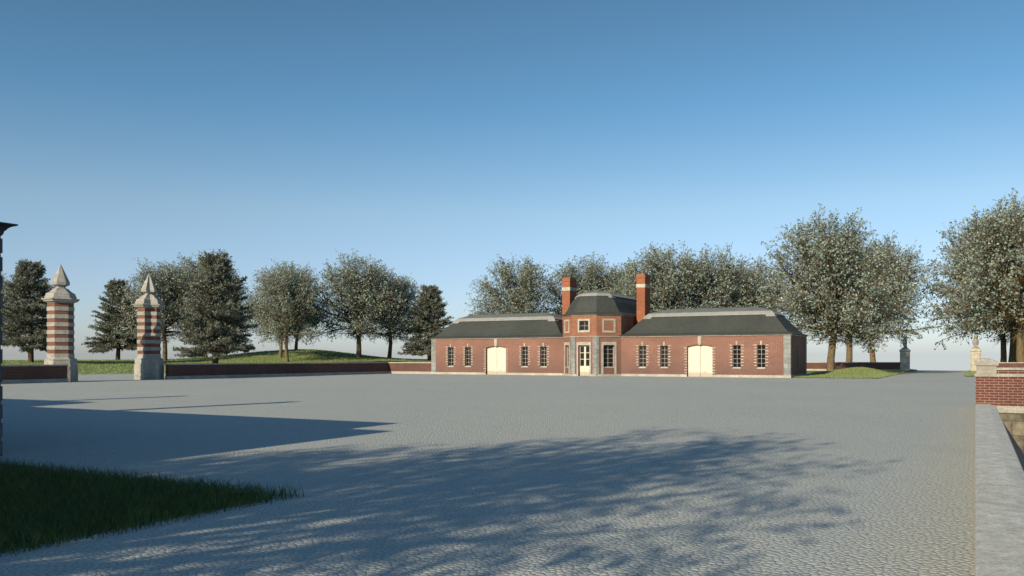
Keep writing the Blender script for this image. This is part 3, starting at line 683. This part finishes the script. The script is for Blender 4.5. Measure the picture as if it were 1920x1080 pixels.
def make_broadleaf(seed, nl=64, lmax=5):
    rr = np.random.default_rng(seed); Vs, Fs = [], []; LP, LD = [], []
    lean = rr.uniform(-.5, .5, 2)
    hs = np.array([-.3, 0, .5, 1.6, 3, 4.4, 6, 8, 10.2, 12.5]); rad = np.array([.60, .50, .43, .39, .36, .33, .27, .2, .13, .05])
    ph = rr.uniform(0, 6, 2)
    tp = np.stack([lean[0] * hs / 6 + .12 * np.sin(hs * .8 + ph[0]), lean[1] * hs / 6 + .12 * np.sin(hs * .7 + ph[1]), hs], 1)
    tube(Vs, Fs, tp, rad, 10)
    C = np.array([lean[0], lean[1], 7.6])
    def env(p): q = p - C; return math.sqrt((q[0] / 7.9) ** 2 + (q[1] / 7.9) ** 2 + (q[2] / (8.9 if q[2] > 0 else 3.5)) ** 2)
    def reach(p, d, k):
        t = 0.3
        while env(p + d * t) < k and t < 14: t += .25
        return t
    for i in range(nl):
        f = (i + .5) / nl; z0 = 3.7 + 6.5 * f ** 1.1; z0 = min(z0, 11.5)
        p0 = np.array([np.interp(z0, hs, tp[:, 0]), np.interp(z0, hs, tp[:, 1]), z0])
        az = i * 2.39996 + rr.uniform(-.35, .35); el = R(-6 + 80 * f ** .9 + rr.uniform(-9, 9))
        if i % 5 == 4: el = R(rr.uniform(5, 70))
        d = np.array([math.cos(az) * math.cos(el), math.sin(az) * math.cos(el), math.sin(el)])
        L = reach(p0, d, rr.uniform(.90, 1.06)); m_ = 6; pts = [p0]; dd = d.copy(); cur = p0.copy()
        cv = norm(rr.normal(size=3)) * .09
        for k in range(m_):
            dd = norm(dd + cv + rr.normal(size=3) * .06 + np.array([0, 0, .03 if k > 1 else -.02])); cur = cur + dd * L / m_; pts.append(cur)
        pts = np.array(pts); r0 = .055 + .013 * L * rr.uniform(.8, 1.3); rads = np.linspace(r0, .018, m_ + 1); tube(Vs, Fs, pts, rads, 5)
        nsb = int(4 + L * 2.0)
        for j in range(nsb):
            t = .18 + .82 * (j + rr.uniform(0, 1)) / nsb; ii = min(int(t * m_), m_ - 1); ft = t * m_ - ii
            q0 = pts[ii] * (1 - ft) + pts[ii + 1] * ft; ax = norm(pts[ii + 1] - pts[ii])
            pr = norm(np.cross(ax, rr.normal(size=3))); ang = R(rr.uniform(24, 58)); sd = norm(ax * math.cos(ang) + pr * math.sin(ang))
            if rr.uniform() < .12 and z0 < 6: sd = norm(sd + np.array([0, 0, -.8]))
            sl = min(rr.uniform(1.2, 2.9), max(.5, reach(q0, sd, rr.uniform(.90, 1.24)))); ns2 = 4; sp = [q0]; cur = q0; s2 = sd
            for k in range(ns2 - 1): s2 = norm(s2 + rr.normal(size=3) * .10); cur = cur + s2 * sl / (ns2 - 1); sp.append(cur)
            sp = np.array(sp); tube(Vs, Fs, sp, np.linspace(.036, .016, ns2), 3)
            nt_ = int(3 + sl * 2.4)
            for k in range(nt_):
                t2 = .25 + .75 * (k + rr.uniform()) / nt_; i2 = min(int(t2 * 3), 2); f2 = t2 * 3 - i2
                w0 = sp[i2] * (1 - f2) + sp[i2 + 1] * f2; ax2 = norm(sp[i2 + 1] - sp[i2]); pr = norm(np.cross(ax2, rr.normal(size=3)))
                td = norm(ax2 * .75 + pr * .75); tl = rr.uniform(.4, 1.05); w1 = w0 + td * tl
                tube(Vs, Fs, [w0, w1], [.016, .009], 3)
                nlv = rr.integers(2, lmax)
                if w1[2] < 6.4 and math.hypot(w1[0], w1[1]) < 3.4 - .2 * (w1[2] - 4): nlv = 0
                for q in range(nlv):
                    LP.append(w0 + td * tl * rr.uniform(.72, 1.1) + rr.normal(size=3) * .05); LD.append(norm(td * .5 + rr.normal(size=3)))
    LP = np.array(LP); LD = np.array(LD); S = rr.uniform(.15, .29, len(LP))
    LV, LF = kites(LP, LD, S, S * rr.uniform(.7, 1.0, len(LP)), rr, .18)
    return (np.concatenate(Vs), np.concatenate(Fs)), (LV, LF)
def make_conifer(seed):
    rr = np.random.default_rng(seed); Vs, Fs = [], []; LP, LD = [], []; H = 13.0
    hs = np.array([-.3, 0, .6, 3, 6, 9, 12.6]); tp = np.stack([.1 * np.sin(hs * .4), .1 * np.cos(hs * .5), hs], 1)
    tube(Vs, Fs, tp, [.46, .40, .36, .31, .22, .13, .03], 9)
    nb = 165
    for i in range(nb):
        f = (i / nb); z0 = 2.1 + 10.6 * f; az = i * 2.39996 + rr.uniform(-.4, .4)
        Lm = 4.5 * (1 - f ** 1.5) * (.80 + .20 * math.sin(f * 22 + seed + 1.2 * math.sin(az * 2))) + 1.1; L = Lm * rr.uniform(.68, 1.06)
        el = R(-3 + 46 * f ** 1.4 + rr.uniform(-8, 8)); d = np.array([math.cos(az) * math.cos(el), math.sin(az) * math.cos(el), math.sin(el)])
        p0 = np.array([.1 * math.sin(z0 * .4), .1 * math.cos(z0 * .5), z0]); pts = [p0]; cur = p0; m_ = 5; dd = d
        for k in range(m_): dd = norm(dd + np.array([0, 0, -.03 if k < 2 else .05]) + rr.normal(size=3) * .05); cur = cur + dd * L / m_; pts.append(cur)
        pts = np.array(pts); tube(Vs, Fs, pts, np.linspace(.02 + .011 * L, .01, m_ + 1), 4)
        ns = int(6 + L * 4.2)
        for j in range(ns):
            t = .22 + .78 * (j + rr.uniform()) / ns; ii = min(int(t * m_), m_ - 1); ft = t * m_ - ii
            q0 = pts[ii] * (1 - ft) + pts[ii + 1] * ft; ax = norm(pts[ii + 1] - pts[ii]); sgn = 1 if j % 2 else -1
            side = norm(np.cross(ax, [0, 0, 1])) * sgn; sd = norm(ax * .8 + side * rr.uniform(.3, 1.0) + np.array([0, 0, rr.uniform(-.3, .35)]))
            sl = (.45 + .9 * (1 - t) * min(1, L / 3.5) + .25) * rr.uniform(.7, 1.2)
            q1 = q0 + sd * sl; tube(Vs, Fs, [q0, q1], [.014, .006], 3)
            nn_ = int(10 + sl * 16)
            tt = rr.uniform(.05, 1.05, nn_)[:, None]
            LP.append(q0 + sd * sl * tt); dirs = sd * .9 + rr.normal(size=(nn_, 3)) * .55; LD.append(dirs / np.linalg.norm(dirs, axis=1)[:, None])
    LP = np.concatenate(LP); LD = np.concatenate(LD); n_ = len(LP); S = rr.uniform(.20, .40, n_)
    LV, LF = kites(LP, LD, S, S * rr.uniform(.20, .34, n_), rr, .1)
    return (np.concatenate(Vs), np.concatenate(Fs)), (LV, LF)
TH = math.atan(869 / 1600); CS, SN = math.cos(TH), math.sin(TH)
def at(px, F):
    """ground position of a bearing measured in the photograph at a chosen distance"""
    r_ = (px - 960) / 1600 * F; return r_ * CS - F * SN, r_ * SN + F * CS
protos = {}
def build_proto(kind, v):
    (bv, bf), (lv, lf) = (make_broadleaf(26, 36, 4) if v == 3 else make_broadleaf(11 + v * 5)) if kind == 'oak' else make_conifer(31 + v * 7)
    root = empty('broadleaf_tree' if kind == 'oak' else 'conifer_tree', (0, 0, 0))
    np_mesh('trunk', bv, bf, M['bark'] if kind == 'oak' else M['bark_dark'], root, smooth=True)
    np_mesh('crown', lv, lf, M['leaf'] if kind == 'oak' else M['needle'], root)
    return root
used = set()
def tree(kind, v, x, y, z, sc_, rot, label, group, sz=None):
    key = (kind, v)
    if key not in protos: protos[key] = build_proto(kind, v)
    if key not in used: r_ = protos[key]; used.add(key)
    else:
        src = protos[key]; r_ = src.copy(); COL.objects.link(r_)
        for ch in src.children: c_ = ch.copy(); COL.objects.link(c_); c_.parent = r_
    r_.location = (x, y, z); r_.rotation_euler = (0, 0, rot); r_.scale = (sc_, sc_, sz or sc_)
    tag(r_, label, 'tree', group)
    return r_
GL = 'leafy trees on the knoll beyond the garden wall'; GB = 'leafy trees standing behind the lodge'; GR = 'leafy trees by the far road'; GC = 'conifers beyond the garden wall'
def tp_(kind, v, px, F, top, rot, label, group, z=None, wide=1.0):
    x, y = at(px, F)
    if z is None: z = z_any(x, y)
    H = 17.2 if kind == 'oak' else 13.1
    zt = 1.7 + (671 - top) / 1600 * F; s_ = (zt - z) / H
    return tree(kind, v, x, y, z - .05, s_ * wide, rot, label, group, s_)
tp_('oak', 0, -14, 128, 508, .4, 'leafy tree mostly cut off by the left edge, behind the leftmost conifer', GL)
tp_('oak', 1, 308, 132, 492, 1.2, 'leafy tree whose trunk shows just right of the right striped pillar', GL)
tp_('oak', 2, 385, 142, 480, 2.6, 'leafy tree hidden behind the largest conifer', GL)
tp_('oak', 0, 525, 136, 496, 3.9, 'leafy tree with the left trunk of the close trio on the knoll', GL, wide=.84)
tp_('oak', 1, 538, 130, 500, 5.0, 'leafy tree with the middle, nearest trunk of the close trio on the knoll', GL, wide=.80)
tp_('oak', 2, 556, 150, 500, .9, 'leafy tree with the right trunk of the trio, on top of the knoll', GL, wide=.82)
tp_('oak', 0, 672, 138, 482, 5.5, 'tall full-crowned leafy tree directly behind the corner of the garden wall', GL, wide=1.08)
tp_('oak', 1, 731, 146, 512, 2.2, 'smaller leafy tree between the tall tree at the wall corner and the conifer', GL)
tp_('oak', 2, 968, 132, 487, 4.2, 'round leafy tree behind the left wing of the lodge', GB)
tp_('oak', 0, 1100, 140, 486, 1.9, 'leafy tree rising behind the tower roof beside the left chimney', GB)
tp_('oak', 1, 1168, 138, 498, .2, 'leafy tree behind the tower roof beside the right chimney', GB)
tp_('oak', 2, 1245, 120, 465, 3.0, 'tall leafy tree behind the right chimney and right wing', GB)
tp_('oak', 0, 1345, 124, 472, .8, 'leafy tree behind the middle of the right wing roof', GB)
tp_('oak', 1, 1412, 134, 490, 4.4, 'leafy tree behind the right end of the right wing roof', GB)
tp_('oak', 2, 1560, 89, 404, 1.0, 'big leafy tree standing on the grass bank in front of the far wall', GR, z=.12)
tp_('oak', 0, 1590, 124, 446, 2.9, 'leafy tree behind the far wall, nearest to the big tree on the bank', GR, z=.0)
tp_('oak', 1, 1637, 126, 452, 4.6, 'leafy tree with dark trunk behind the far wall, closest to the left statue', GR, z=.0, wide=.93)
tp_('oak', 1, 1880, 128, 415, .3, 'leafy tree with slim dark trunk behind the far wall, nearest to the right statue', GR, z=-.2, wide=.80)
tp_('oak', 2, 1897, 124, 392, 5.2, 'leafy tree with thick dark trunk behind the far wall at the right', GR, z=-.2)
tp_('oak', 0, 1918, 106, 378, .8, 'large leafy tree in front of the far wall, nearest of that clump', GR, z=.2)
tp_('pine', 0, 57, 112, 498, .5, 'tall dark conifer left of the left striped pillar', GC)
tp_('pine', 1, 222, 136, 530, 1.9, 'pointed conifer seen between the two striped pillars', GC)
tp_('pine', 0, 405, 109, 484, 3.3, 'largest and broadest conifer, right of the right striped pillar', GC)
tp_('pine', 1, 805, 140, 540, 4.4, 'narrow conifer beside the left end of the lodge', GC, z=.4)
# trees behind the camera: only their shadow falls into view
GS = 'leafy trees behind the viewpoint shading the paving'
tree('oak', 3, -9.0, -5.4, 0, .60, 2.0, 'leafy tree out of view, behind the viewpoint, its shadow dappling the paving', GS)
tree('oak', 2, -14.2, -13.2, 0, .62, 4.1, 'leafy tree out of view, behind and left of the viewpoint, shading the grass corner', GS)

# ------------------------------------------------------------------ the building at the left edge
hall = empty('brick_hall', (-14.845, 8.8, 0)); tag(hall, 'dark shaded brick building with stone quoins and projecting eave at the left edge', 'building')
a = MB(); a.box(-30, -.02, -24, -.02, 0, 3.84); a.build('wall', M['brick_wall'], hall)
a = MB(); k = 0; z = .0
while z < 3.8:
    w_ = .42; hh = .25
    a.box(-w_, 0, -w_, 0, z, min(z + hh, 3.82)); z += hh + .07
    k += 1
a.build('corner_quoin', M['stone_hall'], hall)
a = MB(); P0 = [(-30, -24), (0, -24), (0, 0), (-30, 0)]
a.rings([[(*p, zz) for p in inset_poly(P0, d)] for d, zz in ((.03, 3.80), (-.004, 3.84), (-.02, 3.90), (-.045, 3.925), (-.055, 3.945), (-.09, 3.975))]); a.build('cornice', M['black_wood'], hall)
a = MB(); a.rings([[(*p, zz) for p in inset_poly(P0, d)] for d, zz in ((-.09, 3.976), (-.17, 4.005), (-.17, 4.03), (2.0, 4.35), (4.0, 4.6))]); rf = a.build('roof', M['slate'], hall)
a = MB(); a.box(-30, .9, -24, -3.2, 0, 4.25); a.build('front_bay', M['brick_wall'], hall)
a = MB(); a.box(-30, 1.3, -24, -2.7, 4.25, 4.42); a.build('parapet', M['stone'], hall)
a = MB(); P1 = [(-46, -12), (-15.5, -12), (-15.5, -2.2), (-46, -2.2)]
a.box(-45, -16, -11.5, -1, 3.9, 4.6)
a.rings([[(*p, zz) for p in inset_poly(P1, d)] for d, zz in ((-.2, 4.6), (.5, 5.2), (1.4, 6.6), (2.0, 7.3))]); a.build('pavilion_roof', M['slate'], hall)
for cx, cy, zt in ((-11.4, -2.2, 8.0), (-19.4, -2.2, 8.6)):
    a = MB(); a.box(cx - .22, cx + .22, cy - .5, cy + .5, 4.2, zt); a.box(cx - .28, cx + .28, cy - .56, cy + .56, zt - .25, zt - .08); a.build('chimney', M['brick_chim'], rf)

# ------------------------------------------------------------------ camera, light, world
cam = bpy.data.cameras.new('camera'); co = bpy.data.objects.new('camera', cam); COL.objects.link(co)
co.location = (0, 0, 1.7); co.rotation_euler = (R(90), 0, TH); cam.lens = 30; cam.sensor_width = 36; cam.shift_y = 131 / 1920
cam.clip_start = .05; cam.clip_end = 2000; scene.camera = co
PHI, EL = R(9.5), R(23.5)
sd = Vector((math.sin(PHI) * math.cos(EL), math.cos(PHI) * math.cos(EL), -math.sin(EL)))
sl = bpy.data.lights.new('sun', 'SUN'); sl.energy = 5.0; sl.angle = R(.55); sl.color = (1, .83, .62)
so = bpy.data.objects.new('sun', sl); COL.objects.link(so); so.rotation_euler = sd.to_track_quat('-Z', 'Y').to_euler(); so.location = (0, 0, 50)
wd = bpy.data.worlds.new('World'); scene.world = wd; wd.use_nodes = True; nt = wd.node_tree; nt.nodes.clear()
out = nt.nodes.new('ShaderNodeOutputWorld'); bg = nt.nodes.new('ShaderNodeBackground'); sky = nt.nodes.new('ShaderNodeTexSky')
sky.sky_type = 'NISHITA'; sky.sun_disc = False; sky.sun_elevation = EL; sky.sun_rotation = math.pi + PHI
sky.air_density = 1.0; sky.dust_density = .6; sky.ozone_density = 2.0; sky.altitude = 100
tc = nt.nodes.new('ShaderNodeTexCoord'); sp = nt.nodes.new('ShaderNodeSeparateXYZ'); mx = nt.nodes.new('ShaderNodeMath'); mx.operation = 'MAXIMUM'; mx.inputs[1].default_value = .004
cb = nt.nodes.new('ShaderNodeCombineXYZ')
nt.links.new(tc.outputs['Generated'], sp.inputs[0]); nt.links.new(sp.outputs[2], mx.inputs[0])
nt.links.new(sp.outputs[0], cb.inputs[0]); nt.links.new(sp.outputs[1], cb.inputs[1]); nt.links.new(mx.outputs[0], cb.inputs[2])
nt.links.new(cb.outputs[0], sky.inputs[0]); zr = ramp(nt, sp.outputs[2], [(.0, (.86, .96, 1.34)), (.035, (.90, .98, 1.28)), (.09, (.95, 1.0, 1.2)), (.167, (1.02, 1.08, 1.10)), (.28, (.65, .95, 1.04)), (.40, (.56, .82, .87)), (.6, (.88, 1.2, 1.32)), (1.0, (1.05, 1.35, 1.48))])
skc = mix(nt, sky.outputs[0], zr.outputs[0], 1.0, 'MULTIPLY'); nt.links.new(skc, bg.inputs[0]); bg.inputs[1].default_value = .085
nt.links.new(bg.outputs[0], out.inputs[0])
scene.view_settings.view_transform = 'Standard'; scene.view_settings.look = 'None'; scene.view_settings.exposure = .4; scene.view_settings.gamma = 1
scene.render.engine = 'CYCLES'; scene.cycles.use_denoising = True; scene.cycles.max_bounces = 5
scene.cycles.transparent_max_bounces = 6
